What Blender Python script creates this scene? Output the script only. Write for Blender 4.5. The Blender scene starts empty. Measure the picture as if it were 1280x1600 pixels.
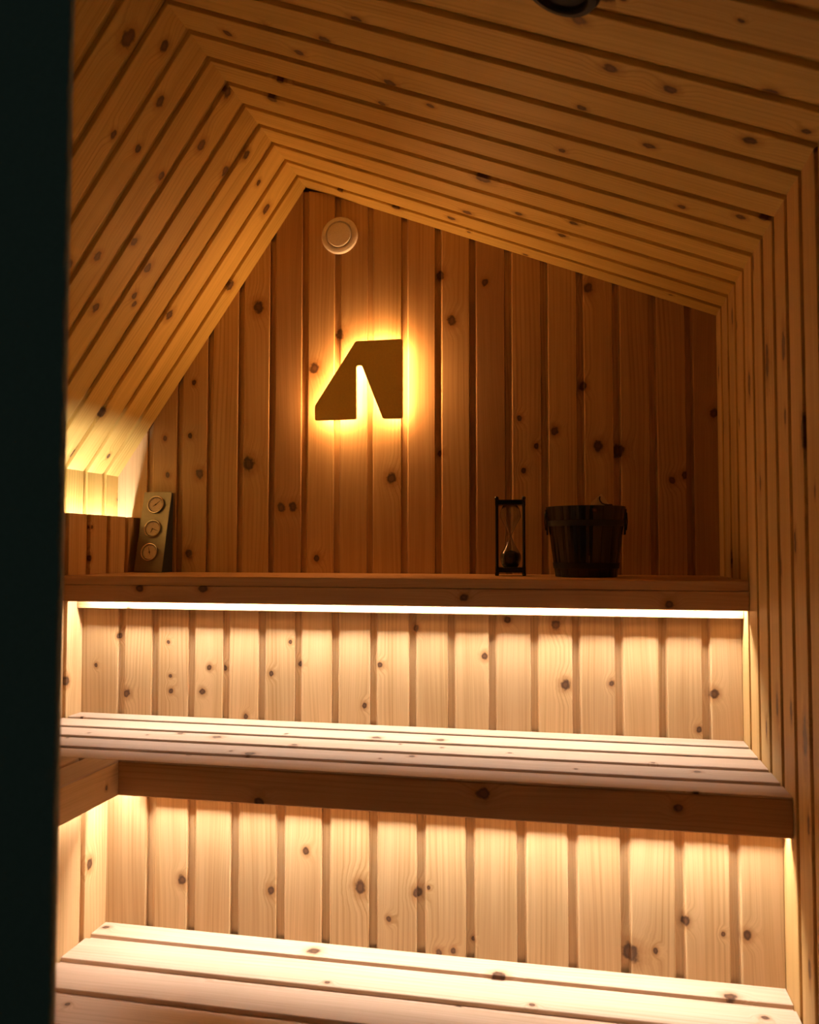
import bpy, bmesh, math, random
from mathutils import Vector, Matrix
random.seed(7)
S = bpy.context.scene
COL = S.collection
H = 1.05                       # eye height above the floor; the room is laid out around the eye level

# ------------------------------------------------------------------ camera, world, exposure
cam_d = bpy.data.cameras.new('camera'); cam = bpy.data.objects.new('camera', cam_d); COL.objects.link(cam)
_r = Vector((0.98014289, 0.19829066, 0.00084912)); _u = Vector((0.00817433, -0.04468317, 0.99896776)); _f = Vector((-0.19812392, 0.97912421, 0.04541679))
cam.matrix_basis = Matrix(((_r.x, _u.x, -_f.x, 0), (_r.y, _u.y, -_f.y, 0), (_r.z, _u.z, -_f.z, H), (0, 0, 0, 1)))
cam_d.sensor_fit = 'VERTICAL'; cam_d.sensor_height = 36; cam_d.lens = 1302.03 / 1600 * 36
cam_d.clip_start = 0.02
cam_d.dof.use_dof = True; cam_d.dof.focus_distance = 1.85; cam_d.dof.aperture_fstop = 5.6
S.camera = cam
world = bpy.data.worlds.new('world'); S.world = world; world.use_nodes = True
bg = world.node_tree.nodes['Background']; bg.inputs[0].default_value = (0.55, 0.85, 0.75, 1); bg.inputs[1].default_value = 0.016
S.view_settings.view_transform = 'Standard'; S.view_settings.look = 'None'; S.view_settings.gamma = 1
S.view_settings.use_curve_mapping = False; S.view_settings.exposure = 0.0
S.cycles.use_denoising = True
S.cycles.max_bounces = 14; S.cycles.diffuse_bounces = 6; S.cycles.glossy_bounces = 4; S.cycles.transmission_bounces = 8
S.cycles.sample_clamp_indirect = 4
LED_COL = (1.0, 0.88, 0.82)
LED_SHELF, LED_BENCH, LED_ARM, LED_TROUGH, LED_SIGN = 205, 225, 80, 260, 80
SIGN_COL = (1.0, 0.47, 0.16)

# ------------------------------------------------------------------ room dimensions (metres; z from eye level, H added on build)
YU, YM, YL = 2.004, 1.753, 1.438          # back wall above the shelf, behind the upper bench, behind the lower bench
XR, XL, XK, XLL = 0.316, -1.128, -1.193, -0.867   # right wall, left wall, knee wall behind the light trough, left riser
ZS, ZB, ZL = -0.058, -0.374, -0.691       # shelf top, upper bench top, lower bench top
RX, RZ = -0.678, 0.929                    # ridge
ZRW, ZK = 0.541, 0.193                    # roof at right wall, roof at knee wall
ZT = 0.083                                # top of the left wall (lip of the light trough)
PITCH = 0.085
RING0, RINGP = 1.271, 0.0845
YF = 0.62                                 # front of the room

KNOTS = {   # knots in the boards: (x, y, z, radius) on each face, z from eye level
    'up': [(-0.804, 2.004, 0.625, 0.0139), (-0.827, 2.004, 0.220, 0.0154), (-0.737, 2.004, 0.107, 0.0108), (-0.706, 2.004, 0.108, 0.0108), (-0.961, 2.004, 0.197, 0.0108), (-1.012, 2.004, 0.135, 0.0062), (-0.989, 2.004, 0.296, 0.0062), (-0.980, 2.004, 0.436, 0.0062), (-0.652, 2.004, 0.460, 0.0123), (-0.587, 2.004, 0.544, 0.0123), (-0.300, 2.004, 0.563, 0.0108), (-0.330, 2.004, 0.678, 0.0108), (-0.218, 2.004, 0.653, 0.0077), (-0.331, 2.004, 0.237, 0.0062), (0.048, 2.004, 0.245, 0.0108), (0.094, 2.004, 0.232, 0.0139), (0.014, 2.004, 0.389, 0.0092), (-0.053, 2.004, 0.284, 0.0092), (-0.136, 2.004, 0.316, 0.0062), (-0.127, 2.004, 0.190, 0.0062), (-0.096, 2.004, 0.248, 0.0062), (0.028, 2.004, 0.624, 0.0108), (0.214, 2.004, 0.162, 0.0077), (0.309, 2.004, 0.315, 0.0092), (-0.451, 2.004, 0.177, 0.0123), (-0.989, 2.004, -0.010, 0.0092), (-0.643, 2.004, -0.021, 0.0077), (-1.060, 2.004, 0.292, 0.0062), (-1.051, 2.004, 0.195, 0.0062), (0.243, 2.004, 0.173, 0.0077)],
    'mid': [(-1.013, 1.753, -0.327, 0.0081), (-1.035, 1.753, -0.198, 0.0054), (-0.912, 1.753, -0.209, 0.0040), (-0.906, 1.753, -0.285, 0.0040), (-0.904, 1.753, -0.318, 0.0054), (-0.812, 1.753, -0.263, 0.0054), (-0.828, 1.753, -0.318, 0.0067), (-0.778, 1.753, -0.265, 0.0054), (-0.724, 1.753, -0.369, 0.0054), (-0.665, 1.753, -0.272, 0.0054), (-1.092, 1.753, -0.266, 0.0040), (-0.621, 1.753, -0.202, 0.0040), (-0.600, 1.753, -0.250, 0.0054), (-0.453, 1.753, -0.334, 0.0054), (-0.419, 1.753, -0.247, 0.0054), (-0.341, 1.753, -0.167, 0.0067), (-0.194, 1.753, -0.222, 0.0067), (-0.047, 1.753, -0.155, 0.0094), (-0.028, 1.753, -0.276, 0.0094), (-0.146, 1.753, -0.145, 0.0067), (0.262, 1.753, -0.284, 0.0081), (0.232, 1.753, -0.356, 0.0054), (0.064, 1.753, -0.271, 0.0054)],
    'low': [(-0.715, 1.438, -0.603, 0.0077), (-0.543, 1.438, -0.608, 0.0066), (-0.378, 1.438, -0.589, 0.0100), (-0.478, 1.438, -0.534, 0.0055), (-0.327, 1.438, -0.639, 0.0044), (-0.277, 1.438, -0.591, 0.0077), (-0.239, 1.438, -0.687, 0.0055), (-0.214, 1.438, -0.682, 0.0044), (-0.257, 1.438, -0.580, 0.0033), (0.078, 1.438, -0.660, 0.0133), (0.118, 1.438, -0.651, 0.0044), (0.165, 1.438, -0.600, 0.0066), (0.260, 1.438, -0.614, 0.0066), (-0.181, 1.438, -0.662, 0.0033), (0.223, 1.438, -0.615, 0.0033)],
    'riser': [(-0.867, 1.383, -0.565, 0.0085)],
    'shelf': [(-0.939, 1.671, -0.084, 0.0077), (-0.791, 1.671, -0.082, 0.0090), (-0.226, 1.671, -0.096, 0.0077), (-0.111, 1.671, -0.083, 0.0051), (0.170, 1.671, -0.105, 0.0077)],
    'bench': [(-0.539, 1.369, -0.433, 0.0084), (-0.155, 1.369, -0.395, 0.0095), (0.149, 1.369, -0.399, 0.0063)],
    'lowbench': [(-0.853, 1.418, -0.691, 0.0055), (-0.600, 1.292, -0.691, 0.0050), (-0.453, 1.408, -0.691, 0.0097), (-0.399, 1.312, -0.691, 0.0040), (-0.133, 1.391, -0.691, 0.0096), (-0.185, 1.296, -0.691, 0.0040), (-0.075, 1.311, -0.691, 0.0040), (0.226, 1.397, -0.691, 0.0086), (0.265, 1.345, -0.691, 0.0052)],
    'roofr': [(0.006, 1.035, 0.662, 0.0088), (0.048, 1.122, 0.645, 0.0095), (0.125, 1.135, 0.615, 0.0087), (0.239, 1.086, 0.571, 0.0092), (0.240, 1.210, 0.571, 0.0093), (0.217, 1.285, 0.580, 0.0069), (0.283, 1.303, 0.554, 0.0080), (0.112, 1.302, 0.620, 0.0080), (-0.022, 1.399, 0.673, 0.0065), (0.010, 1.243, 0.660, 0.0067), (-0.179, 1.617, 0.734, 0.0137), (0.078, 1.604, 0.634, 0.0111), (-0.004, 1.705, 0.666, 0.0079), (-0.092, 1.297, 0.700, 0.0060), (-0.076, 1.308, 0.694, 0.0050), (-0.242, 1.371, 0.759, 0.0063), (0.180, 1.483, 0.594, 0.0068), (0.271, 1.457, 0.558, 0.0078), (0.305, 1.438, 0.545, 0.0077), (-0.117, 1.743, 0.710, 0.0080), (-0.029, 1.793, 0.676, 0.0083), (-0.589, 1.315, 0.894, 0.0081), (-0.494, 1.257, 0.857, 0.0068), (-0.393, 1.248, 0.818, 0.0086), (-0.516, 1.339, 0.866, 0.0062), (-0.458, 1.313, 0.843, 0.0081), (-0.540, 1.442, 0.875, 0.0067), (-0.317, 1.165, 0.788, 0.0081), (-0.303, 1.331, 0.783, 0.0092), (-0.337, 1.415, 0.796, 0.0065), (-0.589, 1.530, 0.894, 0.0106), (-0.528, 1.771, 0.871, 0.0109), (-0.410, 1.710, 0.824, 0.0079), (0.297, 1.150, 0.548, 0.0062), (-0.214, 1.256, 0.748, 0.0058), (-0.239, 1.829, 0.757, 0.0098), (-0.285, 1.899, 0.776, 0.0088), (-0.475, 1.769, 0.850, 0.0082)],
    'roofl': [(-0.731, 1.235, 0.854, 0.0142), (-0.708, 1.316, 0.887, 0.0091), (-0.750, 1.381, 0.826, 0.0096), (-0.802, 1.398, 0.751, 0.0075), (-0.809, 1.325, 0.742, 0.0071), (-0.749, 1.552, 0.827, 0.0107), (-0.808, 1.497, 0.743, 0.0081), (-0.715, 1.704, 0.876, 0.0092), (-0.685, 1.532, 0.919, 0.0106), (-0.749, 1.670, 0.827, 0.0103), (-0.949, 1.406, 0.542, 0.0097), (-0.924, 1.463, 0.577, 0.0090), (-0.887, 1.536, 0.630, 0.0083), (-0.904, 1.622, 0.606, 0.0100), (-0.942, 1.635, 0.552, 0.0075), (-0.951, 1.651, 0.539, 0.0064), (-0.977, 1.544, 0.502, 0.0095), (-0.744, 1.899, 0.835, 0.0117), (-0.860, 1.955, 0.669, 0.0120), (-0.727, 1.806, 0.859, 0.0069), (-0.941, 1.792, 0.553, 0.0110), (-1.170, 1.772, 0.226, 0.0109), (-1.162, 1.906, 0.237, 0.0059), (-1.102, 1.777, 0.324, 0.0109)],
}

# ------------------------------------------------------------------ materials
def new_mat(name):
    m = bpy.data.materials.new(name); m.use_nodes = True
    return m, m.node_tree, m.node_tree.nodes['Principled BSDF']
def plain(name, col, rough=0.5, metal=0.0, spec=0.5, bump=0.0, bscale=200):
    m, nt, b = new_mat(name)
    n = nt.nodes.new('ShaderNodeTexNoise'); n.inputs['Scale'].default_value = bscale; n.inputs['Detail'].default_value = 2
    tc = nt.nodes.new('ShaderNodeTexCoord'); nt.links.new(tc.outputs['Object'], n.inputs['Vector'])
    mix = nt.nodes.new('ShaderNodeMix'); mix.data_type = 'RGBA'
    mix.inputs['A'].default_value = (*[c * 0.88 for c in col], 1); mix.inputs['B'].default_value = (*[min(1, c * 1.1) for c in col], 1)
    nt.links.new(n.outputs['Fac'], mix.inputs['Factor']); nt.links.new(mix.outputs['Result'], b.inputs['Base Color'])
    b.inputs['Roughness'].default_value = rough; b.inputs['Metallic'].default_value = metal; b.inputs['Specular IOR Level'].default_value = spec
    if bump:
        bp = nt.nodes.new('ShaderNodeBump'); bp.inputs['Strength'].default_value = bump; bp.inputs['Distance'].default_value = 0.001
        nt.links.new(n.outputs['Fac'], bp.inputs['Height']); nt.links.new(bp.outputs['Normal'], b.inputs['Normal'])
    return m
def emis(name, col, strength):
    m, nt, b = new_mat(name)
    b.inputs['Base Color'].default_value = (0.9, 0.88, 0.82, 1)
    b.inputs['Emission Color'].default_value = (*col, 1); b.inputs['Emission Strength'].default_value = strength
    return m
def wood(name, light, dark, knot_cell=0.125, knot_prob=0.45, knot_stretch=1.0, rough=0.5, spec=0.35, ring=0.010):
    """Grain runs along local Z, boards lie in local X/Z. Object colour: R tone, G seed, B redness."""
    m, nt, b = new_mat(name); N = nt.nodes; L = nt.links
    def math_(op, a, bb=None, clamp=False):
        n = N.new('ShaderNodeMath'); n.operation = op; n.use_clamp = clamp
        for i, v in enumerate((a, bb)):
            if v is None: continue
            if isinstance(v, (int, float)): n.inputs[i].default_value = v
            else: L.new(v, n.inputs[i])
        return n.outputs[0]
    def comb(x, y, z):
        n = N.new('ShaderNodeCombineXYZ')
        for i, v in enumerate((x, y, z)):
            if isinstance(v, (int, float)): n.inputs[i].default_value = v
            else: L.new(v, n.inputs[i])
        return n.outputs[0]
    def noise(vec, scale=1.0, detail=2.0):
        n = N.new('ShaderNodeTexNoise'); n.inputs['Scale'].default_value = scale; n.inputs['Detail'].default_value = detail
        L.new(vec, n.inputs['Vector']); return n.outputs['Fac']
    def mixc(f, a, bb):
        n = N.new('ShaderNodeMix'); n.data_type = 'RGBA'
        if isinstance(f, (int, float)): n.inputs['Factor'].default_value = f
        else: L.new(f, n.inputs['Factor'])
        for k, v in (('A', a), ('B', bb)):
            if isinstance(v, tuple): n.inputs[k].default_value = (*v, 1)
            else: L.new(v, n.inputs[k])
        return n.outputs['Result']
    def maprange(v, a, c, d=0.0, e=1.0, smooth=True):
        n = N.new('ShaderNodeMapRange'); n.interpolation_type = 'SMOOTHSTEP' if smooth else 'LINEAR'
        for i, x in enumerate((v, a, c, d, e)):
            if isinstance(x, (int, float)): n.inputs[i].default_value = x
            else: L.new(x, n.inputs[i])
        return n.outputs[0]
    tc = N.new('ShaderNodeTexCoord'); sp = N.new('ShaderNodeSeparateXYZ'); L.new(tc.outputs['Object'], sp.inputs[0])
    oi = N.new('ShaderNodeObjectInfo'); sc = N.new('ShaderNodeSeparateColor'); L.new(oi.outputs['Color'], sc.inputs[0])
    tone, seed, red = sc.outputs
    # side faces of a board see X+Y so their grain is not a smear
    x = math_('ADD', math_('ADD', sp.outputs[0], math_('MULTIPLY', sp.outputs[1], 0.6)), math_('MULTIPLY', seed, 23.0))
    z = math_('ADD', sp.outputs[2], math_('MULTIPLY', seed, 71.0))
    # knots
    v = N.new('ShaderNodeTexVoronoi'); v.voronoi_dimensions = '2D'; v.inputs['Scale'].default_value = 1.0 / knot_cell
    kw = noise(comb(math_('MULTIPLY', x, 1.0), 0.0, z), 60, 1)
    kx = math_('ADD', x, math_('MULTIPLY', math_('SUBTRACT', kw, 0.5), 0.006))
    L.new(comb(kx, math_('MULTIPLY', z, knot_stretch), 0.0), v.inputs['Vector'])
    d = math_('MULTIPLY', v.outputs['Distance'], knot_cell)
    vs = N.new('ShaderNodeSeparateColor'); L.new(v.outputs['Color'], vs.inputs[0])
    has = math_('LESS_THAN', vs.outputs[0], knot_prob)
    rk = math_('ADD', math_('MULTIPLY', math_('POWER', vs.outputs[1], 2.0), 0.0075), 0.0032)
    rel = math_('DIVIDE', d, rk)
    def attr(nm):
        n = N.new('ShaderNodeAttribute'); n.attribute_type = 'OBJECT'; n.attribute_name = nm; return n
    has = math_('MULTIPLY', has, math_('SUBTRACT', 1.0, attr('knot_set').outputs['Fac']))
    rel = math_('ADD', rel, math_('MULTIPLY', math_('SUBTRACT', 1.0, has), 50.0))
    kw2 = math_('MULTIPLY', math_('SUBTRACT', noise(comb(math_('MULTIPLY', x, 1.0), 4.0, z), 90, 2), 0.5), 1.1)
    for nm in ('knot_a', 'knot_b', 'knot_c', 'knot_d'):
        ka = N.new('ShaderNodeSeparateXYZ'); L.new(attr(nm).outputs['Vector'], ka.inputs[0])
        du, dl = math_('SUBTRACT', sp.outputs[0], ka.outputs[0]), math_('MULTIPLY', math_('SUBTRACT', sp.outputs[2], ka.outputs[1]), 0.85)
        dd = math_('SQRT', math_('ADD', math_('MULTIPLY', du, du), math_('MULTIPLY', dl, dl)))
        rel = math_('MINIMUM', rel, math_('DIVIDE', dd, math_('MAXIMUM', ka.outputs[2], 0.00002)))
    rel = math_('ADD', rel, kw2)
    core = maprange(rel, 1.2, 0.7)
    heart = maprange(rel, 0.6, 0.25)
    halo = maprange(rel, 2.6, 0.8)
    push = math_('MULTIPLY', maprange(rel, 4.5, 0.0), 0.016)
    # growth rings: straight grain, wandering slowly, bulging round knots
    wander = noise(comb(math_('MULTIPLY', x, 7.0), seed, math_('MULTIPLY', z, 1.3)), 1.0, 1)
    g = math_('ADD', math_('ADD', x, math_('MULTIPLY', wander, 0.055)), push)
    s = math_('SINE', math_('MULTIPLY', g, 2 * math.pi / ring))
    late = math_('POWER', math_('MULTIPLY', math_('ADD', s, 1.0), 0.5), 3.0)
    amt = maprange(noise(comb(math_('MULTIPLY', g, 22.0), seed, math_('MULTIPLY', z, 0.8)), 1.0, 1), 0.35, 0.7)
    late = math_('MULTIPLY', late, amt)
    fine = noise(comb(math_('MULTIPLY', g, 420.0), 0.0, math_('MULTIPLY', z, 5.0)), 1.0, 3)
    broad = noise(comb(math_('MULTIPLY', g, 45.0), seed, math_('MULTIPLY', z, 1.5)), 1.0, 2)
    f = math_('ADD', math_('ADD', math_('MULTIPLY', late, 0.42), math_('MULTIPLY', math_('SUBTRACT', fine, 0.42), 1.1)),
              math_('MULTIPLY', math_('SUBTRACT', broad, 0.4), 1.0), clamp=True)
    c = mixc(f, light, dark)
    c = mixc(math_('MULTIPLY', red, 0.75), c, mixc(f, (light[0] * 0.66, light[1] * 0.53, light[2] * 0.52), (dark[0] * 0.64, dark[1] * 0.49, dark[2] * 0.5)))
    tn = N.new('ShaderNodeMix'); tn.data_type = 'RGBA'; tn.blend_type = 'MULTIPLY'; tn.inputs['Factor'].default_value = 1.0
    tv = maprange(tone, 0.0, 1.0, 0.72, 1.12, False); L.new(c, tn.inputs['A']); L.new(comb(tv, tv, tv), tn.inputs['B'])
    c = tn.outputs['Result']
    c = mixc(math_('MULTIPLY', halo, 0.6), c, (dark[0] * 0.8, dark[1] * 0.62, dark[2] * 0.5))
    c = mixc(math_('MULTIPLY', core, 0.92), c, (0.05, 0.02, 0.009))
    c = mixc(math_('MULTIPLY', heart, 0.25), c, (0.26, 0.12, 0.05))
    L.new(c, b.inputs['Base Color'])
    b.inputs['Roughness'].default_value = rough; b.inputs['Specular IOR Level'].default_value = spec
    bp = N.new('ShaderNodeBump'); bp.inputs['Strength'].default_value = 0.25; bp.inputs['Distance'].default_value = 0.0008
    L.new(math_('SUBTRACT', math_('MULTIPLY', fine, 0.8), f), bp.inputs['Height']); L.new(bp.outputs['Normal'], b.inputs['Normal'])
    return m
CEDAR = wood('cedar', (0.65, 0.435, 0.21), (0.39, 0.218, 0.066), knot_prob=0.6)
CEDAR_ROOF = wood('cedar_golden_light', (0.68, 0.485, 0.14), (0.42, 0.262, 0.046), knot_cell=0.10, knot_prob=0.75, knot_stretch=0.8)  # yellower than the other cedar: golden cast of the light put into the colour
CEDAR_SIDE = wood('cedar_side_grain', (0.55, 0.355, 0.13), (0.32, 0.18, 0.042), knot_cell=0.075, knot_prob=0.7, knot_stretch=0.36)
PALE = wood('pale_bench_wood', (0.65, 0.485, 0.345), (0.44, 0.295, 0.165), knot_prob=0.55)
BEAM = wood('cedar_facing', (0.62, 0.37, 0.16), (0.42, 0.215, 0.075), knot_cell=0.16, knot_prob=0.5)
DARKWOOD = wood('stained_wood', (0.014, 0.010, 0.007), (0.008, 0.006, 0.005), rough=0.24, spec=0.4)
TIPWOOD = wood('pale_handle_wood', (0.85, 0.66, 0.40), (0.66, 0.46, 0.24), knot_prob=0.0)
BACKING = plain('backing_board', (0.30, 0.16, 0.07), 0.8)
FLOORM = plain('floor_boards', (0.20, 0.13, 0.08), 0.7)
BLACK = plain('black_paint', (0.42, 0.48, 0.42), 0.9)
PLASTIC = plain('black_plastic', (0.010, 0.011, 0.010), 0.75)
STEEL = plain('brushed_steel', (0.20, 0.165, 0.12), 0.34, 1.0)
CHROME = plain('chrome', (0.85, 0.80, 0.72), 0.15, 1.0)
IRON = plain('dark_iron', (0.008, 0.008, 0.008), 0.5, 0.2)
DIAL = plain('dial_paper', (0.85, 0.74, 0.55), 0.5)
INK = plain('dial_ink', (0.03, 0.02, 0.015), 0.5)
VALVE = plain('white_enamel', (0.92, 0.88, 0.84), 0.4)
SIGN = plain('bronze_sign_face', (0.95, 0.74, 0.20), 0.45, 0.0, 0.5)
SAND = plain('black_sand', (0.012, 0.012, 0.014), 0.8)
LEATHER = plain('leather_loop', (0.03, 0.02, 0.015), 0.6)
GLASS, _nt, _b = new_mat('clear_glass')
_b.inputs['Transmission Weight'].default_value = 1.0; _b.inputs['Roughness'].default_value = 0.02; _b.inputs['IOR'].default_value = 1.45

# ------------------------------------------------------------------ mesh helpers
def link(name, me, mat, parent=None, M=None):
    o = bpy.data.objects.new(name, me); COL.objects.link(o)
    if mat is not None and not me.materials: me.materials.append(mat)
    if parent is not None:
        o.parent = parent; o.matrix_parent_inverse = Matrix.Identity(4)
        o.matrix_basis = parent_world(parent).inverted() @ (M or Matrix.Identity(4))
    elif M is not None: o.matrix_basis = M
    return o
def parent_world(p):
    m = p.matrix_basis.copy()
    return m if p.parent is None else parent_world(p.parent) @ m
def mesh_from(name, verts, faces, smooth=False):
    me = bpy.data.meshes.new(name); me.from_pydata([tuple(v) for v in verts], [], faces); me.update()
    bm = bmesh.new(); bm.from_mesh(me); bmesh.ops.recalc_face_normals(bm, faces=bm.faces); bm.to_mesh(me); bm.free()
    if smooth:
        for p in me.polygons: p.use_smooth = True
    return me
def empty(name, loc, rz=0.0):
    o = bpy.data.objects.new(name, None); COL.objects.link(o); o.location = loc; o.rotation_euler = (0, 0, rz)
    o.empty_display_size = 0.05
    return o
def tag(o, label=None, cat=None, group=None, kind=None):
    for k, v in (('label', label), ('category', cat), ('group', group), ('kind', kind)):
        if v: o[k] = v
    return o
def tint(o, tone=None, red=None):
    o.color = (random.random() if tone is None else tone, random.random(), (max(0, random.random() * 1.5 - 0.9) if red is None else red), 1)
    return o
def prism(name, prof, w, a, b, ma=0.0, mb=0.0):
    """Extrude profile [(u, n)] along l; a/b are (value at u=0, value at u=w); ma/mb push the ends out with depth below the face."""
    n = len(prof); v = []
    for u, d in prof: v.append((u, d, a[0] + (a[1] - a[0]) * u / w - ma * (-d)))
    for u, d in prof: v.append((u, d, b[0] + (b[1] - b[0]) * u / w + mb * (-d)))
    f = [tuple(range(n)), tuple(range(2 * n - 1, n - 1, -1))] + [(i, (i + 1) % n, n + (i + 1) % n, n + i) for i in range(n)]
    return v, f
def chan(w, t=0.018, rec=0.0125, dep=0.0085):
    if rec <= 0: return [(0, -t), (0, 0), (w - 0.0012, 0), (w - 0.0002, -0.001), (w - 0.0002, -t)]
    return [(0, -t), (0, -dep), (rec, -dep), (rec + 0.0012, -dep * 0.72), (rec + 0.0042, -0.0008), (rec + 0.0065, 0), (w - 0.0012, 0), (w - 0.0002, -0.001), (w - 0.0002, -t)]
def slatp(w, t=0.021, c=0.0022):
    return [(0, -t), (0, -c), (c * 0.35, -c * 0.35), (c, 0), (w - c, 0), (w - c * 0.35, -c * 0.35), (w, -c), (w, -t)]
def board(name, parent, mat, O, U, L, N, w, a, b, prof=None, ma=0.0, mb=0.0, tone=None, red=None, knots=None):
    U, L, N = Vector(U).normalized(), Vector(L).normalized(), Vector(N).normalized()
    if not isinstance(a, tuple): a = (a, a)
    if not isinstance(b, tuple): b = (b, b)
    Lm = U.cross(N)
    if Lm.dot(L) < 0:           # keep the frame right-handed: run the length backwards
        a, b, ma, mb = (-b[0], -b[1]), (-a[0], -a[1]), mb, ma
    v, f = prism(name, prof or chan(w), w, a, b, ma, mb)
    me = mesh_from(name, v, f)
    M = Matrix(((U.x, N.x, Lm.x, O[0]), (U.y, N.y, Lm.y, O[1]), (U.z, N.z, Lm.z, O[2] + H), (0, 0, 0, 1)))
    o = tint(link(name, me, mat, parent, M), tone, red)
    if knots:
        Mi = M.inverted(); got = []
        for kx, ky, kz, kr in KNOTS[knots]:
            q = Mi @ Vector((kx, ky, kz + H))
            if -0.002 < q.x < w + 0.002 and abs(q.y) < 0.004: got.append((kr, q.x, q.z))
        for nm, (kr, u, l) in zip(('knot_a', 'knot_b', 'knot_c', 'knot_d'), sorted(got, reverse=True)): o[nm] = [u, l, kr]
        if got or knots in ('up', 'mid', 'low', 'shelf', 'bench', 'riser'): o['knot_set'] = 1.0
    return o
def boxes(name, bs, mat, parent=None, bevel=0.0, M=None):
    """bs: list of (x0,x1,y0,y1,z0,z1) in room coordinates; one mesh."""
    bm = bmesh.new()
    for x0, x1, y0, y1, z0, z1 in bs:
        vs = [bm.verts.new(p) for p in ((x0, y0, z0), (x1, y0, z0), (x1, y1, z0), (x0, y1, z0), (x0, y0, z1), (x1, y0, z1), (x1, y1, z1), (x0, y1, z1))]
        for q in ((3, 2, 1, 0), (4, 5, 6, 7), (0, 1, 5, 4), (1, 2, 6, 5), (2, 3, 7, 6), (3, 0, 4, 7)): bm.faces.new([vs[i] for i in q])
    if bevel: bmesh.ops.bevel(bm, geom=bm.edges[:], offset=bevel, segments=2, affect='EDGES', profile=0.5)
    me = bpy.data.meshes.new(name); bm.to_mesh(me); bm.free()
    return link(name, me, mat, parent, M if M is not None else Matrix.Translation((0, 0, H)))
def lathe(name, prof, mat, parent, M, seg=40, smooth=True, closed=False):
    v, f = [], []; n = len(prof)
    for k in range(seg):
        a = 2 * math.pi * k / seg
        for r, z in prof: v.append((r * math.cos(a), r * math.sin(a), z))
    for k in range(seg):
        k2 = (k + 1) % seg
        for i in range(n if closed else n - 1):
            j = (i + 1) % n
            f.append((k * n + i, k2 * n + i, k2 * n + j, k * n + j))
    me = mesh_from(name, v, f)
    bm = bmesh.new(); bm.from_mesh(me); bmesh.ops.remove_doubles(bm, verts=bm.verts, dist=1e-6); bmesh.ops.recalc_face_normals(bm, faces=bm.faces); bm.to_mesh(me); bm.free()
    if smooth:
        for p in me.polygons: p.use_smooth = True
        me.set_sharp_from_angle(angle=math.radians(38))
    return link(name, me, mat, parent, M)
def tube(name, pts, r, mat, parent, M=None, seg=10):
    cu = bpy.data.curves.new(name, 'CURVE'); cu.dimensions = '3D'; sp = cu.splines.new('POLY'); sp.points.add(len(pts) - 1)
    for p, q in zip(sp.points, pts): p.co = (*q, 1)
    cu.bevel_depth = r; cu.bevel_resolution = 3; cu.use_fill_caps = True
    tmp = bpy.data.objects.new('tmp', cu); COL.objects.link(tmp)
    dg = bpy.context.evaluated_depsgraph_get(); me = bpy.data.meshes.new_from_object(tmp.evaluated_get(dg)); me.name = name
    bpy.data.objects.remove(tmp); bpy.data.curves.remove(cu)
    for p in me.polygons: p.use_smooth = True
    me.materials.clear()
    return link(name, me, mat, parent, M if M is not None else Matrix.Identity(4))
T = Matrix.Translation

# ------------------------------------------------------------------ room shell
def roof_z(x): return RZ + (x - RX) * ((RZ - ZK) / (RX - XK)) if x < RX else RZ - (x - RX) * ((RZ - ZRW) / (XR - RX))
def rings(y0, y1):
    """ring boundaries between y0 and y1, clipped: list of (near, far)"""
    out = []; k = math.floor((y0 - RING0) / RINGP) - 1
    while RING0 + k * RINGP < y1:
        a, b = RING0 + k * RINGP, RING0 + (k + 1) * RINGP
        a, b = max(a, y0), min(b, y1)
        if b - a > 0.012: out.append((a, b))
        k += 1
    return out
TB = 0.018   # board thickness
# floor
fl = tag(boxes('floor', [(XL - 0.1, XR + 0.1, -0.9, YU + 0.06, -H - 0.05, -H)], FLOORM), kind='structure')
# back wall: three set-back tiers carried by one stepped backing
def wedge(name, poly, y0, y1, mat):
    n = len(poly); v = [(x, y0, z) for x, z in poly] + [(x, y1, z) for x, z in poly]
    f = [tuple(range(n)), tuple(range(2 * n - 1, n - 1, -1))] + [(i, (i + 1) % n, n + (i + 1) % n, n + i) for i in range(n)]
    return link(name, mesh_from(name, v, f), mat, None, T((0, 0, H)))
wb = wedge('wall_back', [(XK - 0.03, -H), (XR + 0.03, -H), (XR + 0.03, ZRW + 0.02), (RX, RZ + 0.04), (XK - 0.03, ZK + 0.0)], YU + TB, YU + TB + 0.03, BACKING)
tag(wb, kind='structure')
# upper tier boards (redder boards, with some of the dimmer light on the right put into their tones)
up_red = {5: 0.75, 6: 0.2, 9: 0.4, 10: 0.2, 11: 0.9, 12: 0.3, 14: 0.3, 15: 0.6, 16: 0.7, 17: 0.9}
JU = [XK, -1.1097, -1.0261, -0.9421, -0.8575, -0.7726, -0.6856, -0.6, -0.5141, -0.4264, -0.3417, -0.2569, -0.1704, -0.0839, -0.0003, 0.0834, 0.1656, 0.2465, XR]
JM = [XL, -1.0368, -0.9524, -0.8633, -0.7803, -0.6958, -0.6114, -0.527, -0.4413, -0.3558, -0.2718, -0.1854, -0.0981, -0.0137, 0.0716, 0.1564, 0.2396, XR]
JL = [XLL, -0.7867, -0.7055, -0.621, -0.5335, -0.4491, -0.3632, -0.278, -0.1926, -0.1059, -0.0212, 0.0635, 0.1492, 0.2339, XR]
for i, (x0, x1) in enumerate(zip(JU, JU[1:])):
    w = x1 - x0
    board('plank', wb, CEDAR, (x0, YU, 0), (1, 0, 0), (0, 0, 1), (0, -1, 0), w, ZS - 0.03, (roof_z(x0) + 0.004, roof_z(x1) + 0.004), prof=chan(w, rec=0.0125 if i else 0),
          tone=random.uniform(0.35, 0.8), red=up_red.get(i, random.uniform(0, 0.2)), knots='up')
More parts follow.
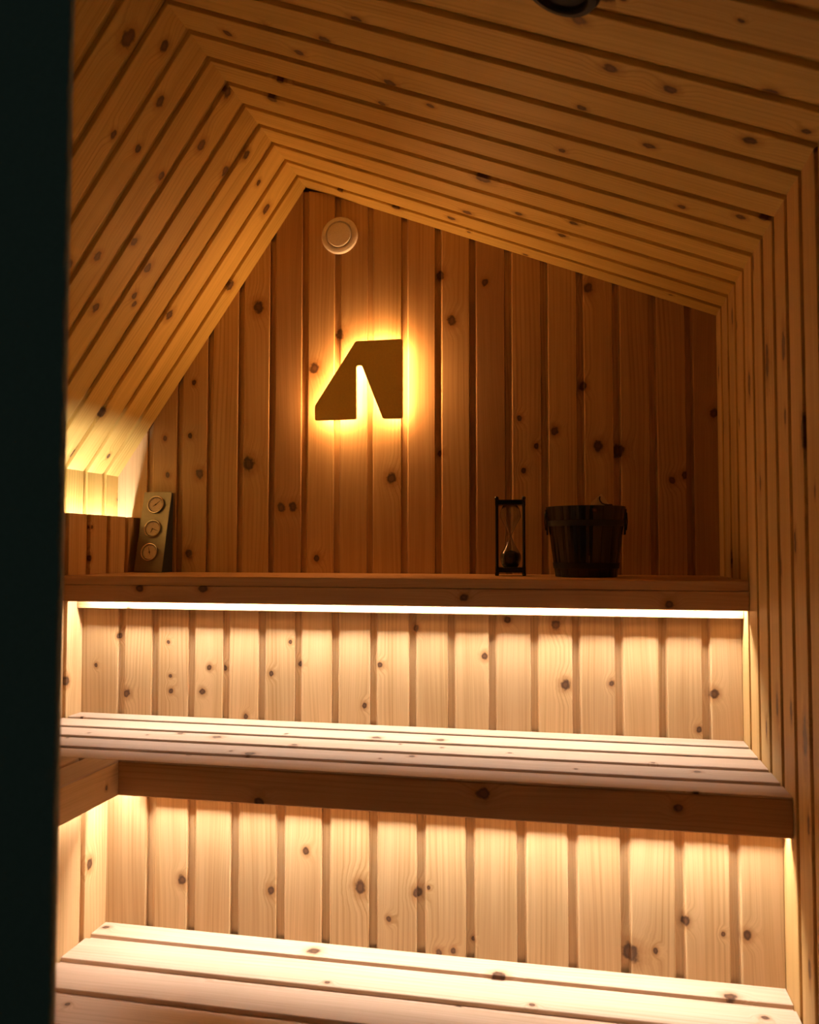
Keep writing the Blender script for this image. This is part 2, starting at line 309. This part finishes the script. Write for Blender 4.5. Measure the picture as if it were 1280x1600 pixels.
def tier(yy, z0, z1, joints, key):
    for i, (x0, x1) in enumerate(zip(joints, joints[1:])):
        board('plank', wb, CEDAR, (x0, yy, 0), (1, 0, 0), (0, 0, 1), (0, -1, 0), x1 - x0, z0, z1, prof=chan(x1 - x0, rec=0.0125 if i else 0), red=max(0, random.random() * 0.5 - 0.25), tone=random.uniform(0.5, 1), knots=key)
tier(YM, ZB - 0.012, ZS - 0.03, JM, 'mid')
tier(YL, ZL - 0.012, ZB - 0.024, JL, 'low')
boxes('riser_panel', [(XL - 0.02, XR, YM + TB, YM + TB + 0.012, ZB - 0.3, ZS - 0.026)], BACKING, wb)
boxes('riser_panel', [(XLL - 0.02, XR, YL + TB, YL + TB + 0.012, -H + 0.005, ZB - 0.03)], BACKING, wb)
# right wall
wr = tag(boxes('wall_right', [(XR + TB, XR + TB + 0.03, YF, YU + TB, -H, ZRW + 0.02)], BACKING), kind='structure')
mit_r = 1 / math.tan(math.radians(90 + math.degrees(math.atan((RZ - ZRW) / (XR - RX)))) / 2)
for a, b in rings(YF, YU):
    z0 = ZS - 0.03 if a > YM else (ZB - 0.012 if a > YL else ZL - 0.012)
    tn, rd = random.uniform(0.4, 0.9), random.random() * 0.2
    if a < YL < b:      # the board in the corner under the bench is a separate, square-edged piece
        board('plank', wr, CEDAR_SIDE, (XR, YL + 0.001, 0), (0, -1, 0), (0, 0, 1), (-1, 0, 0), YL + 0.001 - a, z0, ZB - 0.0125, prof=chan(YL + 0.001 - a, rec=0), red=rd, tone=tn)
        z0 = ZB - 0.012
    board('plank', wr, CEDAR_SIDE, (XR, b, 0), (0, -1, 0), (0, 0, 1), (-1, 0, 0), b - a, z0, ZRW, prof=chan(b - a, rec=0 if b >= YU else 0.0125), mb=mit_r, red=rd, tone=tn)
# left wall: wainscot up to the light trough, knee wall behind it, riser under the bench arm
wl = tag(boxes('wall_left', [(XK - TB - 0.03, XK - TB, YF, YU + TB, -H, ZK + 0.02)], BACKING), kind='structure')
for a, b in rings(YF, YU):
    z0 = ZS - 0.03 if a > YM else ZB - 0.012
    board('plank', wl, CEDAR, (XL, b, 0), (0, -1, 0), (0, 0, 1), (1, 0, 0), b - a, z0, ZT, prof=chan(b - a, rec=0 if b >= YU else 0.0125), red=random.random() * 0.2, tone=random.uniform(0.4, 0.9))
mit_k = 1 / math.tan((math.pi - math.atan((RX - XK) / (RZ - ZK))) / 2)
for a, b in rings(YF, YU):
    board('plank', wl, CEDAR_ROOF, (XK, b, 0), (0, -1, 0), (0, 0, 1), (1, 0, 0), b - a, 0.0, ZK, prof=chan(b - a, rec=0 if b >= YU else 0.0125), mb=mit_k, red=0.0, tone=random.uniform(0.5, 0.9))
boxes('trough_floor', [(XK, XL - TB, YF, YU, 0.0, 0.012)], BACKING, wl)
y = YL
while y > YF + 0.1:
    w = 0.069 if y == YL else 0.092
    board('plank', wl, CEDAR, (XLL, y, 0), (0, -1, 0), (0, 0, 1), (1, 0, 0), w, ZL - 0.012, ZB - 0.024, prof=chan(w, rec=0 if y == YL else 0.0125), knots='riser', red=0.0, tone=random.uniform(0.6, 1))
    y -= w
boxes('riser_panel', [(XLL - TB - 0.012, XLL - TB, YF + 0.02, YL + TB, -H + 0.005, ZB - 0.03)], BACKING, wl)
boxes('riser_panel', [(XL - TB - 0.008, XL - TB, YF + 0.02, YU, -H + 0.005, ZT - 0.002)], BACKING, wl)
# ceiling: two slopes meeting at the ridge
def slope_backing(xa, za, xb, zb, name, parent):
    d = Vector((xb - xa, 0, zb - za)).normalized(); n = Vector((-d.z, 0, d.x));
    if n.z < 0: n = -n
    p = [Vector((xa, 0, za)) + n * TB, Vector((xb, 0, zb)) + n * TB, Vector((xb, 0, zb)) + n * (TB + 0.02), Vector((xa, 0, za)) + n * (TB + 0.02)]
    v = [(q.x, YF, q.z) for q in p] + [(q.x, YU + TB, q.z) for q in p]
    f = [(0, 1, 2, 3), (7, 6, 5, 4)] + [(k, (k + 1) % 4, 4 + (k + 1) % 4, 4 + k) for k in range(4)]
    return link(name, mesh_from(name, v, f), BACKING, parent, T((0, 0, H)))
ce = tag(slope_backing(RX - 0.02, RZ + 0.008, XR + 0.03, ZRW - 0.012, 'ceiling', None), kind='structure')
slope_backing(XK - 0.02, ZK - 0.028, RX + 0.012, RZ + 0.017, 'slope_panel', ce)
rl, rr = Vector((XK - RX, 0, ZK - RZ)), Vector((XR - RX, 0, ZRW - RZ))
phi = rl.angle(rr); mit = 1 / math.tan(phi / 2)
nl = Vector((-rl.z, 0, rl.x)).normalized(); nl = nl if nl.z < 0 else -nl
nr = Vector((-rr.z, 0, rr.x)).normalized(); nr = nr if nr.z < 0 else -nr
for a, b in rings(YF, YU):
    board('plank', ce, CEDAR_ROOF, (RX, b, RZ), (0, -1, 0), rl, nl, b - a, 0.0, rl.length, prof=chan(b - a, rec=0 if b >= YU else 0.0125), ma=mit, mb=mit_k, knots='roofl', red=random.random() * 0.25, tone=random.uniform(0.4, 0.85))
    board('plank', ce, CEDAR_ROOF, (RX, b, RZ), (0, -1, 0), rr, nr, b - a, 0.0, rr.length, prof=chan(b - a, rec=0 if b >= YU else 0.0125), ma=mit, mb=mit_r, knots='roofr', red=random.random() * 0.25, tone=random.uniform(0.55, 1.0))
# front wall with the doorway the photograph is taken through
wf = tag(boxes('wall_front', [(XK - 0.06, -0.416, 0.612, YF, -H, 0.55)], BLACK, bevel=0.002), kind='structure')
boxes('door_header', [(XK - 0.06, XR + 0.05, 0.612, YF, 0.5505, RZ + 0.05)], BLACK, wf)
boxes('door_jamb', [(0.27, XR + 0.05, 0.612, YF, -H, 0.55)], BLACK, wf)

# ------------------------------------------------------------------ benches and shelf
def xboard(name, parent, mat, y0, y1, ztop, xa, xb, prof, **k):
    return board(name, parent, mat, (0, y1, ztop), (0, -1, 0), (1, 0, 0), (0, 0, 1), y1 - y0, xa, xb, prof=prof, **k)
def fascia(name, parent, yfront, xa, xb, z0, z1, t, **k):
    return board(name, parent, BEAM, (0, yfront, z0), (0, 0, 1), (1, 0, 0), (0, -1, 0), z1 - z0, xa, xb, prof=slatp(z1 - z0, t, 0.002), **k)
g = 0.001
sh = tag(empty('wall_shelf', (-0.4, 1.84, ZS + H)), 'narrow cedar shelf along the back wall with a thick front board', 'shelf')
xboard('shelf_board', sh, BEAM, 1.690, 1.792, ZS, XL + g, XR - g, slatp(0.102, 0.019, 0.0015), tone=0.5, red=0.2)
xboard('shelf_board', sh, BEAM, 1.793, 1.897, ZS, XL + g, XR - g, slatp(0.104, 0.019, 0.0015), tone=0.4, red=0.3)
xboard('shelf_board', sh, BEAM, 1.898, YU - g, ZS, XL + g, XR - g, slatp(YU - g - 1.898, 0.019, 0.0015), tone=0.4, red=0.3)
fascia('front_board', sh, 1.671, XL + g, XR - g, -0.115, ZS - 0.0195, 0.028, tone=0.45, red=0.3, knots='shelf')
xboard('nosing', sh, BEAM, 1.671, 1.6895, ZS, XL + g, XR - g, slatp(0.0185, 0.019, 0.0015), tone=0.5, red=0.2)
board('batten', sh, CEDAR, (0, 1.729, -0.134), (0, 0, 1), (1, 0, 0), (0, -1, 0), 0.058, XL + g, XR - g, prof=slatp(0.058, 0.0238, 0.001), tone=0.8, red=0)
ub = tag(empty('sauna_bench', (-0.4, 1.55, ZB + H)), 'upper slatted cedar bench under the lit shelf, turning the left corner', 'bench')
ubp = []
def rebated(w, t=0.021, c=0.0015): return [(0, -t), (0, -c), (c, 0), (w - c, 0), (w, -c * 0.8), (w, -0.003), (w - 0.0285, -0.003), (w - 0.0285, -t)]
for a, b in rings(1.40, YM):
    y0, y1 = (1.369 if a < 1.41 else a + 0.009), (b - 0.009 if b < YM - 0.01 else b - 0.001)
    xboard('slat', ub, PALE, y0, y1, ZB, XL + g, XR - g, rebated(y1 - y0) if a < 1.41 else slatp(y1 - y0), tone=random.uniform(0.2, 0.55), red=0.0)
fascia('front_board', ub, 1.369, -0.8335, XR - g, -0.436, ZB - 0.0032, 0.028, tone=0.4, red=0.5, knots='bench')
board('batten', ub, CEDAR, (0, 1.416, -0.441), (0, 0, 1), (1, 0, 0), (0, -1, 0), 0.045, -0.80, XR - g, prof=slatp(0.045, 0.0215, 0.001), tone=0.8, red=0)
# the arm of the bench along the left wall
board('arm_front_board', ub, CEDAR, (-0.805, 0, -0.436), (0, 0, 1), (0, -1, 0), (1, 0, 0), 0.0588, -1.3688, -0.66, prof=slatp(0.0588, 0.028, 0.0012), tone=0.9, red=0)
xa = -0.805
for k, w in enumerate((0.066, 0.084, 0.084, 0.084)):
    board('slat', ub, PALE, (xa - w, 0, ZB), (1, 0, 0), (0, -1, 0), (0, 0, 1), w - (0 if k == 0 else 0.012), -1.3685, -0.66, prof=rebated(w) if k == 0 else slatp(w - 0.012), tone=random.uniform(0.2, 0.45), red=0.15)
    xa -= w
lb = tag(empty('sauna_bench', (-0.3, 1.15, ZL + H)), 'lowest bench of pale wide boards along the bottom of the frame', 'bench')
yb = [YL, 1.390]
while yb[-1] > 0.80: yb.append(yb[-1] - 0.0895)
for b, a in zip(yb, yb[1:]):
    w = b - a
    board('plank', lb, PALE, (0, b, ZL), (0, -1, 0), (1, 0, 0), (0, 0, 1), w, XLL + g, XR - g, prof=chan(w, 0.024, 0 if b == YL else 0.012, 0.007), knots='lowbench', tone=random.uniform(0.75, 1), red=0)
fascia('front_board', lb, yb[-1] - 0.03, XLL + g, XR - g, ZL - 0.12, ZL - 0.001, 0.028, tone=0.5, red=0)
for xx in (XLL + 0.03, -0.3, XR - 0.09):
    boxes('leg', [(xx, xx + 0.06, yb[-1] + 0.02, yb[-1] + 0.08, -H + 0.001, ZL - 0.0245)], BEAM, lb, bevel=0.003)

# ------------------------------------------------------------------ LED strips (aluminium channel with a glowing diffuser)
ALU = plain('aluminium_channel', (0.6, 0.6, 0.58), 0.4, 1.0)
def strip(label, axis, c, zface, l0, l1, w, strength, col, up=False):
    """a strip along x or y; the diffuser faces down (or up)"""
    o = empty('led_strip', (c if axis == 'y' else (l0 + l1) / 2, c if axis == 'x' else (l0 + l1) / 2, zface + H))
    tag(o, label, 'light strip', 'LED strips of the sauna')
    s = 1 if up else -1; t = 0.006
    def bx(wd, za, zb, e):
        za, zb = sorted((zface + za, zface + zb))
        return (l0 + e, l1 - e, c - wd / 2, c + wd / 2, za, zb) if axis == 'x' else (c - wd / 2, c + wd / 2, l0 + e, l1 - e, za, zb)
    boxes('channel', [bx(w + 0.001, -s * t, -s * 0.0012, 0)], ALU, o)
    boxes('diffuser', [bx(w, -s * 0.0010, 0, 0.001)], emis('led_glow', col, strength), o)
    return o
strip('glowing strip of warm light tucked behind the shelf front board', 'x', 1.7145, -0.098, XL + 0.03, XR - 0.002, 0.013, LED_SHELF * 0.7, LED_COL)
strip('hidden warm light strip behind the dark bench front board', 'x', 1.4065, -0.418, -0.83, XR - 0.002, 0.0115, LED_BENCH * 0.7, LED_COL)
strip('hidden warm light strip under the short left bench arm', 'y', -0.845, -0.422, 1.24, 1.40, 0.0085, LED_ARM, LED_COL)
strip('hidden warm light strip shining up from the left wall trough', 'y', -1.163, 0.030, 1.45, YU - 0.003, 0.007, LED_TROUGH, LED_COL, up=True)

# ------------------------------------------------------------------ backlit sign
def inset(poly, d):
    n = len(poly); out = []
    area = sum(poly[i][0] * poly[(i + 1) % n][1] - poly[(i + 1) % n][0] * poly[i][1] for i in range(n)); sg = 1 if area > 0 else -1
    for i in range(n):
        p0, p1, p2 = Vector(poly[i - 1]), Vector(poly[i]), Vector(poly[(i + 1) % n])
        e1, e2 = (p1 - p0).normalized(), (p2 - p1).normalized()
        n1, n2 = Vector((-e1.y, e1.x)) * sg, Vector((-e2.y, e2.x)) * sg
        bis = (n1 + n2); bis = bis / max(0.35, bis.length_squared / 2) / 1.0
        out.append(tuple(p1 + bis * d))
    return out
def rounded(poly, rads, seg=5):
    n = len(poly); out = []
    for i in range(n):
        p0, p1, p2 = Vector(poly[i - 1]), Vector(poly[i]), Vector(poly[(i + 1) % n]); r = rads[i]
        if r <= 0: out.append(tuple(p1)); continue
        d1, d2 = (p0 - p1).normalized(), (p2 - p1).normalized(); ang = d1.angle(d2)
        t = min(r / math.tan(ang / 2), (p0 - p1).length * 0.45, (p2 - p1).length * 0.45)
        a, b = p1 + d1 * t, p1 + d2 * t
        for k in range(seg + 1):
            s = k / seg; out.append(tuple(a * (1 - s) ** 2 + p1 * 2 * s * (1 - s) + b * s * s))
    return out
SO = (-0.5277, 0.4167)
raw = [(-0.5350, 0.5148), (-0.4165, 0.5150), (-0.4163, 0.3192), (-0.4655, 0.3203), (-0.5150, 0.4440), (-0.5190, 0.4536), (-0.5325, 0.4542), (-0.5321, 0.3210), (-0.6391, 0.3208), (-0.6391, 0.3578)]
raw = [(a - SO[0], b - SO[1]) for a, b in raw]
RADS = [0.006, 0.006, 0.005, 0.005, 0, 0.006, 0.006, 0.004, 0.006, 0.005]
outl = rounded(raw, RADS)
def slab(name, poly, y0, y1, mat, parent, M):
    n = len(poly); v = [(x, y0, z) for x, z in poly] + [(x, y1, z) for x, z in poly]
    f = [tuple(range(n)), tuple(range(2 * n - 1, n - 1, -1))] + [(i, (i + 1) % n, n + (i + 1) % n, n + i) for i in range(n)]
    return link(name, mesh_from(name, v, f), mat, parent, M)
sg = tag(empty('logo_sign', (SO[0], 1.98, SO[1] + H)), 'backlit brown angular letter A logo sign on the back wall', 'sign')
SM = T((SO[0], 0, SO[1] + H))
slab('face_plate', outl, 1.970, 1.9755, SIGN, sg, SM)
slab('core', rounded(inset(raw, 0.010), [0.003] * 10), 1.9756, 2.0035, BLACK, sg, SM)
io, ii = [rounded(inset(raw, q), [0.003] * 10) for q in (0.0078, 0.0094)]
n = len(io); v = []; f = []
for yv in (1.9775, 1.9975):
    v += [(a, yv, b) for a, b in io] + [(a, yv, b) for a, b in ii]
for k in range(n):
    j = (k + 1) % n
    f += [(k, j, 2 * n + j, 2 * n + k), (n + j, n + k, 3 * n + k, 3 * n + j), (k, n + k, n + j, j), (2 * n + k, 2 * n + j, 3 * n + j, 3 * n + k)]
link('light_band', mesh_from('light_band', v, f), emis('sign_glow', SIGN_COL, LED_SIGN), sg, SM)

# ------------------------------------------------------------------ round air valve
av = tag(empty('air_valve', (-0.5865, YU, 0.796 + H)), 'round white air valve high on the back wall below the ridge', 'vent')
VM = T((-0.5865, YU, 0.796 + H)) @ Matrix.Rotation(math.pi / 2, 4, 'X')
lathe('flange', [(0.024, 0.0), (0.0475, 0.0), (0.0475, 0.003), (0.045, 0.0065), (0.0365, 0.009), (0.0350, 0.0085), (0.0345, 0.003), (0.024, 0.004)], VALVE, av, VM, 56, closed=True)
lathe('valve_disc', [(0.0, 0.0045), (0.029, 0.0045), (0.0310, 0.006), (0.0312, 0.0085), (0.030, 0.0105), (0.0, 0.0115)], VALVE, av, VM, 56)
lathe('spindle', [(0.0, 0.0), (0.005, 0.0), (0.005, 0.0045), (0.0, 0.0045)], STEEL, av, VM, 16)

# ------------------------------------------------------------------ sauna station: wedge-backed steel plate with three dials
st = tag(empty('sauna_gauge', (-1.071, 1.97, ZS + H)), 'leaning brushed steel plate with three round dials at the shelf corner', 'gauge')
zt, zb_ = 0.1495, ZS + 0.0008; yt, ybm = 1.992, 1.943
xl_, xr_ = -1.109, -1.032
vv = []
for xx in (xl_ + 0.002, xr_ - 0.002):
    vv += [(xx, ybm + 0.003, zb_), (xx, YU - 0.001, zb_), (xx, YU - 0.001, zt - 0.002), (xx, yt + 0.003, zt - 0.002)]
link('wedge_body', mesh_from('wedge_body', vv, [(0, 1, 2, 3), (7, 6, 5, 4), (0, 4, 5, 1), (1, 5, 6, 2), (2, 6, 7, 3), (3, 7, 4, 0)]), PLASTIC, st, T((0, 0, H)))
lean = math.atan2(yt - ybm, zt - zb_); ln = math.hypot(yt - ybm, zt - zb_)
PM = T(((xl_ + xr_) / 2, ybm, zb_ + H)) @ Matrix.Rotation(-lean, 4, 'X')   # plate frame: x across, z up the plate, -y out of it
boxes('steel_plate', [(-(xr_ - xl_) / 2, (xr_ - xl_) / 2, -0.0005, 0.0022, 0, ln)], STEEL, st, bevel=0.0006, M=PM)
for q, (zc, nd) in enumerate(((0.1775, ((42, 0.016, 0.0009), (215, 0.009, 0.0012))), (0.1130, ((-20, 0.016, 0.0009), (250, 0.011, 0.0016))), (0.0515, ((105, 0.014, 0.0010), (285, 0.007, 0.0013))))):
    DM = PM @ T((0.0, -0.0006, zc)) @ Matrix.Rotation(math.pi / 2, 4, 'X')
    dl = lathe('dial', [(0.0, 0.0), (0.0205, 0.0), (0.0205, 0.003), (0.0, 0.003)], DIAL, st, DM, 40)
    lathe('bezel', [(0.0195, 0.0), (0.0228, 0.0), (0.0235, 0.004), (0.0225, 0.0068), (0.0208, 0.0072), (0.0200, 0.0045), (0.0195, 0.0035)], CHROME, dl, DM, 48, closed=True)
    bm = bmesh.new()
    for k in range(21):
        a = math.radians(225 - 270 * k / 20); l = 0.0032 if k % 5 == 0 else 0.0018
        d = Vector((math.cos(a), math.sin(a))); pz = Vector((-d.y, d.x)) * 0.00035
        c = [d * 0.0178 + pz, d * 0.0178 - pz, d * (0.0178 - l) - pz, d * (0.0178 - l) + pz]
        bm.faces.new([bm.verts.new((*p, 0.0032)) for p in c])
    rim = [[bm.verts.new((r_ * math.cos(2 * math.pi * k / 40), r_ * math.sin(2 * math.pi * k / 40), 0.0033)) for k in range(40)] for r_ in (0.0184, 0.0199)]  # dark ring: shade inside the bezel, painted in the dial ink
    for k in range(40): bm.faces.new([rim[0][k], rim[1][k], rim[1][(k + 1) % 40], rim[0][(k + 1) % 40]])
    me = bpy.data.meshes.new('marks_and_rim_shade'); bm.to_mesh(me); bm.free(); link('marks_and_rim_shade', me, INK, dl, DM)
    bm = bmesh.new()
    for ang, l, wd in nd:
        d = Vector((math.cos(math.radians(ang)), math.sin(math.radians(ang)))); pz = Vector((-d.y, d.x)) * wd * 0.9
        lo = [bm.verts.new((*p, 0.0038)) for p in (pz, -pz, d * l - pz * 0.3, d * l + pz * 0.3)]; hi = [bm.verts.new((w_.co.x, w_.co.y, 0.0044)) for w_ in lo]
        bm.faces.new(hi); bm.faces.new(lo[::-1])
        for k in range(4): bm.faces.new([lo[k], lo[(k + 1) % 4], hi[(k + 1) % 4], hi[k]])
    me = bpy.data.meshes.new('needle'); bm.to_mesh(me); bm.free(); link('needle', me, INK, dl, DM)
    lathe('hub', [(0, 0.003), (0.0016, 0.003), (0.0016, 0.005), (0, 0.0052)], INK, dl, DM, 14)

# ------------------------------------------------------------------ hourglass
HX, HY, HZ = -0.1495, 1.885, ZS
hg = tag(empty('hourglass', (HX, HY, HZ + H)), 'dark framed hourglass with black sand standing beside the bucket', 'hourglass')
HM = T((HX, HY, HZ + H + 0.0008)) @ Matrix.Rotation(math.radians(4.5), 4, 'Z')
hh = 0.176
boxes('base', [(-0.0335, 0.0335, -0.031, 0.031, 0.007, 0.0185)], DARKWOOD, hg, 0.002, HM)
boxes('top', [(-0.0335, 0.0335, -0.031, 0.031, hh - 0.0185, hh - 0.007)], DARKWOOD, hg, 0.002, HM)
for sx in (-1, 1):
    for sy in (-1, 1):
        lathe('post', [(0, 0), (0.0036, 0), (0.0046, 0.003), (0.0036, 0.0066), (0.0036, 0.019), (0.0031, 0.022), (0.0031, hh - 0.022), (0.0036, hh - 0.019), (0.0036, hh - 0.0066), (0.0046, hh - 0.003), (0.003, hh), (0, hh)],
              DARKWOOD, hg, HM @ T((sx * 0.0300, sy * 0.0275, 0)), 14)
def bulb_r(t):   # t 0..1 up the glass
    q = abs(t - 0.5) * 2
    return 0.0024 + 0.0215 * min(1.0, (q / 0.62)) ** 1.15 if q < 0.62 else 0.0024 + 0.0215 * math.sqrt(max(0.0, 1 - ((q - 0.62) / 0.42) ** 2 * 0.75))
gz0, gz1 = 0.0187, hh - 0.0187
outer = [(bulb_r(k / 40), gz0 + (gz1 - gz0) * k / 40) for k in range(41)]
inner = [(r - 0.0011, min(max(z, gz0 + 0.001), gz1 - 0.001)) for r, z in outer]
gl = lathe('glass', [(0, gz0)] + outer + [(0, gz1)], GLASS, hg, HM, 36)
lathe('glass_inside', [(0, gz0 + 0.001)] + inner + [(0, gz1 - 0.001)], GLASS, gl, HM, 36)
for p in bpy.data.objects['glass_inside'].data.polygons: p.flip()
sp_ = [(r - 0.0006, z) for r, z in inner if z < gz0 + 0.033]
lathe('sand', [(0, gz0 + 0.0014)] + [(r, max(z, gz0 + 0.0014)) for r, z in sp_] + [(sp_[-1][0] * 0.5, sp_[-1][1] + 0.004), (0, sp_[-1][1] + 0.007)], SAND, hg, HM, 32)

# ------------------------------------------------------------------ bucket with ladle
BX, BY = 0.0162, 1.845
bk = tag(empty('sauna_bucket', (BX, BY, ZS + H)), 'dark stained wooden stave bucket on the right end of the shelf', 'bucket')
BM = T((BX, BY, ZS + H + 0.0008))
R0, R1, HB, TH, NS = 0.0655, 0.0850, 0.150, 0.010, 18
def stave_mesh():
    v = []; da = math.pi / NS * 0.965; K = 4
    for z, r in ((0.0, R0), (HB * 0.5, (R0 + R1) / 2), (HB, R1)):
        for rr_ in (r, r - TH):
            for k in range(K + 1):
                a = -da + 2 * da * k / K
                e = 0.0009 if k in (0, K) and rr_ == r else 0.0
                v.append(((rr_ - e) * math.cos(a), (rr_ - e) * math.sin(a), z))
    m_ = 2 * (K + 1); f = []
    for s in range(2):
        b0, b1 = s * m_, (s + 1) * m_
        for k in range(K):
            f.append((b0 + k, b0 + k + 1, b1 + k + 1, b1 + k)); f.append((b0 + K + 1 + k + 1, b0 + K + 1 + k, b1 + K + 1 + k, b1 + K + 1 + k + 1))
        f.append((b0 + K + 1, b0, b1, b1 + K + 1)); f.append((b0 + K, b0 + 2 * K + 1, b1 + 2 * K + 1, b1 + K))
    for b0 in (0, 2 * m_):
        for k in range(K): f.append((b0 + k, b0 + k + 1, b0 + K + 2 + k, b0 + K + 1 + k))
    return mesh_from('stave', v, f)
sm = stave_mesh(); sm.materials.append(DARKWOOD)
for k in range(NS):
    hgt = 0.02 if k in (0, NS // 2) else 0.0
    o = link('stave', sm, None, bk, BM @ Matrix.Rotation(2 * math.pi * k / NS + 0.09, 4, 'Z')); tint(o)
lathe('bottom', [(0, 0.008), (R0 - TH + 0.001, 0.008), (R0 - TH + 0.002, 0.018), (0, 0.018)], DARKWOOD, bk, BM, 40)
def hoop(z):
    r = R0 + (R1 - R0) * z / HB; dr = (R1 - R0) / HB * 0.012
    lathe('hoop', [(r + 0.0002, z), (r + 0.0016, z), (r + dr + 0.0016, z + 0.012), (r + dr + 0.0002, z + 0.012)], IRON, bk, BM, 48, closed=True)
hoop(0.018); hoop(0.108)
# bail handle resting down on the rim, with an ear on each side
ear = [(-R1 + 0.002, 0.0, 0.146)]
for s in (-1, 1):
    e = link('ear', mesh_from('ear', [(s * p[0], p[1], p[2]) for p in ((0.0835, -0.011, 0.090), (0.0835, 0.011, 0.090), (0.0860, 0.011, 0.145), (0.0860, -0.011, 0.145), (0.0800, -0.011, 0.090), (0.0800, 0.011, 0.090), (0.0835, 0.011, 0.145), (0.0835, -0.011, 0.145))],
        [(0, 1, 2, 3), (7, 6, 5, 4), (0, 4, 5, 1), (1, 5, 6, 2), (2, 6, 7, 3), (3, 7, 4, 0)]), IRON, bk, BM)
hp = []
for k in range(25):
    t = math.pi * k / 24; xx = -0.0868 * math.cos(t); s_ = math.sin(t)
    hp.append((xx, 0.0865 * s_ * 0.98 + 0.004, 0.136 + 0.020 * s_))
tube('bail_handle', [(-0.0855, 0.0, 0.100), (-0.0872, -0.002, 0.118)] + hp + [(0.0872, -0.002, 0.118), (0.0855, 0.0, 0.100)], 0.0013, IRON, bk, BM)
# ladle leaning inside, only its pointed handle end shows
ld = tag(empty('ladle', (BX + 0.012, BY + 0.01, ZS + H + 0.02)), 'wooden ladle whose pointed handle end peeks over the bucket rim', 'ladle')
tipx, tipy, tipz = 0.0505, 1.870, 0.1215
cx, cy, cz = 0.030, 1.848, ZS + 0.030
ax = (Vector((tipx, tipy, tipz)) - Vector((cx, cy, cz))); Ln = ax.length; ax.normalize()
uu = Vector((1, 0, 0)); uu = (uu - ax * uu.dot(ax)).normalized(); nn = ax.cross(uu).normalized()
LM = Matrix(((uu.x, nn.x, ax.x, cx), (uu.y, nn.y, ax.y, cy), (uu.z, nn.z, ax.z, cz + H), (0, 0, 0, 1)))
hpol = [(-0.007, 0.006), (0.007, 0.006), (0.008, Ln * 0.5), (0.0205, Ln - 0.026), (0.0195, Ln - 0.021), (0.0015, Ln), (-0.0015, Ln), (-0.0195, Ln - 0.021), (-0.0205, Ln - 0.026), (-0.008, Ln * 0.5)]
np_ = len(hpol); v = [(a, -0.004, b) for a, b in hpol] + [(a, 0.004, b) for a, b in hpol]
tint(link('handle', mesh_from('handle', v, [tuple(range(np_)), tuple(range(2 * np_ - 1, np_ - 1, -1))] + [(k, (k + 1) % np_, np_ + (k + 1) % np_, np_ + k) for k in range(np_)]), TIPWOOD, ld, LM))
lathe('scoop', [(0.0, -0.018), (0.012, -0.016), (0.019, -0.008), (0.021, 0.004), (0.019, 0.004), (0.017, -0.006), (0.011, -0.0135), (0, -0.0155)], TIPWOOD, ld, T((cx - 0.008, cy - 0.004, cz + H + 0.012)), 28)
tube('hanging_loop', [(-0.002, -0.0048, Ln - 0.006), (-0.003, -0.006, Ln - 0.010), (-0.001, -0.007, Ln - 0.016), (0.004, -0.0085, Ln - 0.021), (0.010, -0.010, Ln - 0.023), (0.018, -0.012, Ln - 0.0235), (0.026, -0.013, Ln - 0.0225)], 0.0016, LEATHER, ld, LM)

# ------------------------------------------------------------------ unlit round ceiling fixture at the top of the frame
s_ = 1.0
lx, ly = -0.0088, 0.960
lz = roof_z(lx)
cl = tag(empty('ceiling_spotlight', (lx, ly, lz + H)), 'black round fixture on the sloped ceiling, cut by the top edge', 'lamp')
zax = nr; xax = Vector((0, 1, 0)); yax = zax.cross(xax)
CM = Matrix(((xax.x, yax.x, zax.x, lx), (xax.y, yax.y, zax.y, ly), (xax.z, yax.z, zax.z, lz + H), (0, 0, 0, 1)))
lathe('housing', [(0.0, 0.0005), (0.047, 0.0005), (0.0475, 0.012), (0.044, 0.019), (0.036, 0.021), (0.034, 0.019), (0.032, 0.012), (0, 0.012)], PLASTIC, cl, CM, 48)
lathe('lens', [(0.0, 0.0125), (0.0315, 0.0125), (0.030, 0.015), (0.018, 0.0172), (0, 0.018)], plain('smoked_lens', (0.008, 0.009, 0.008), 0.8), cl, CM, 40)
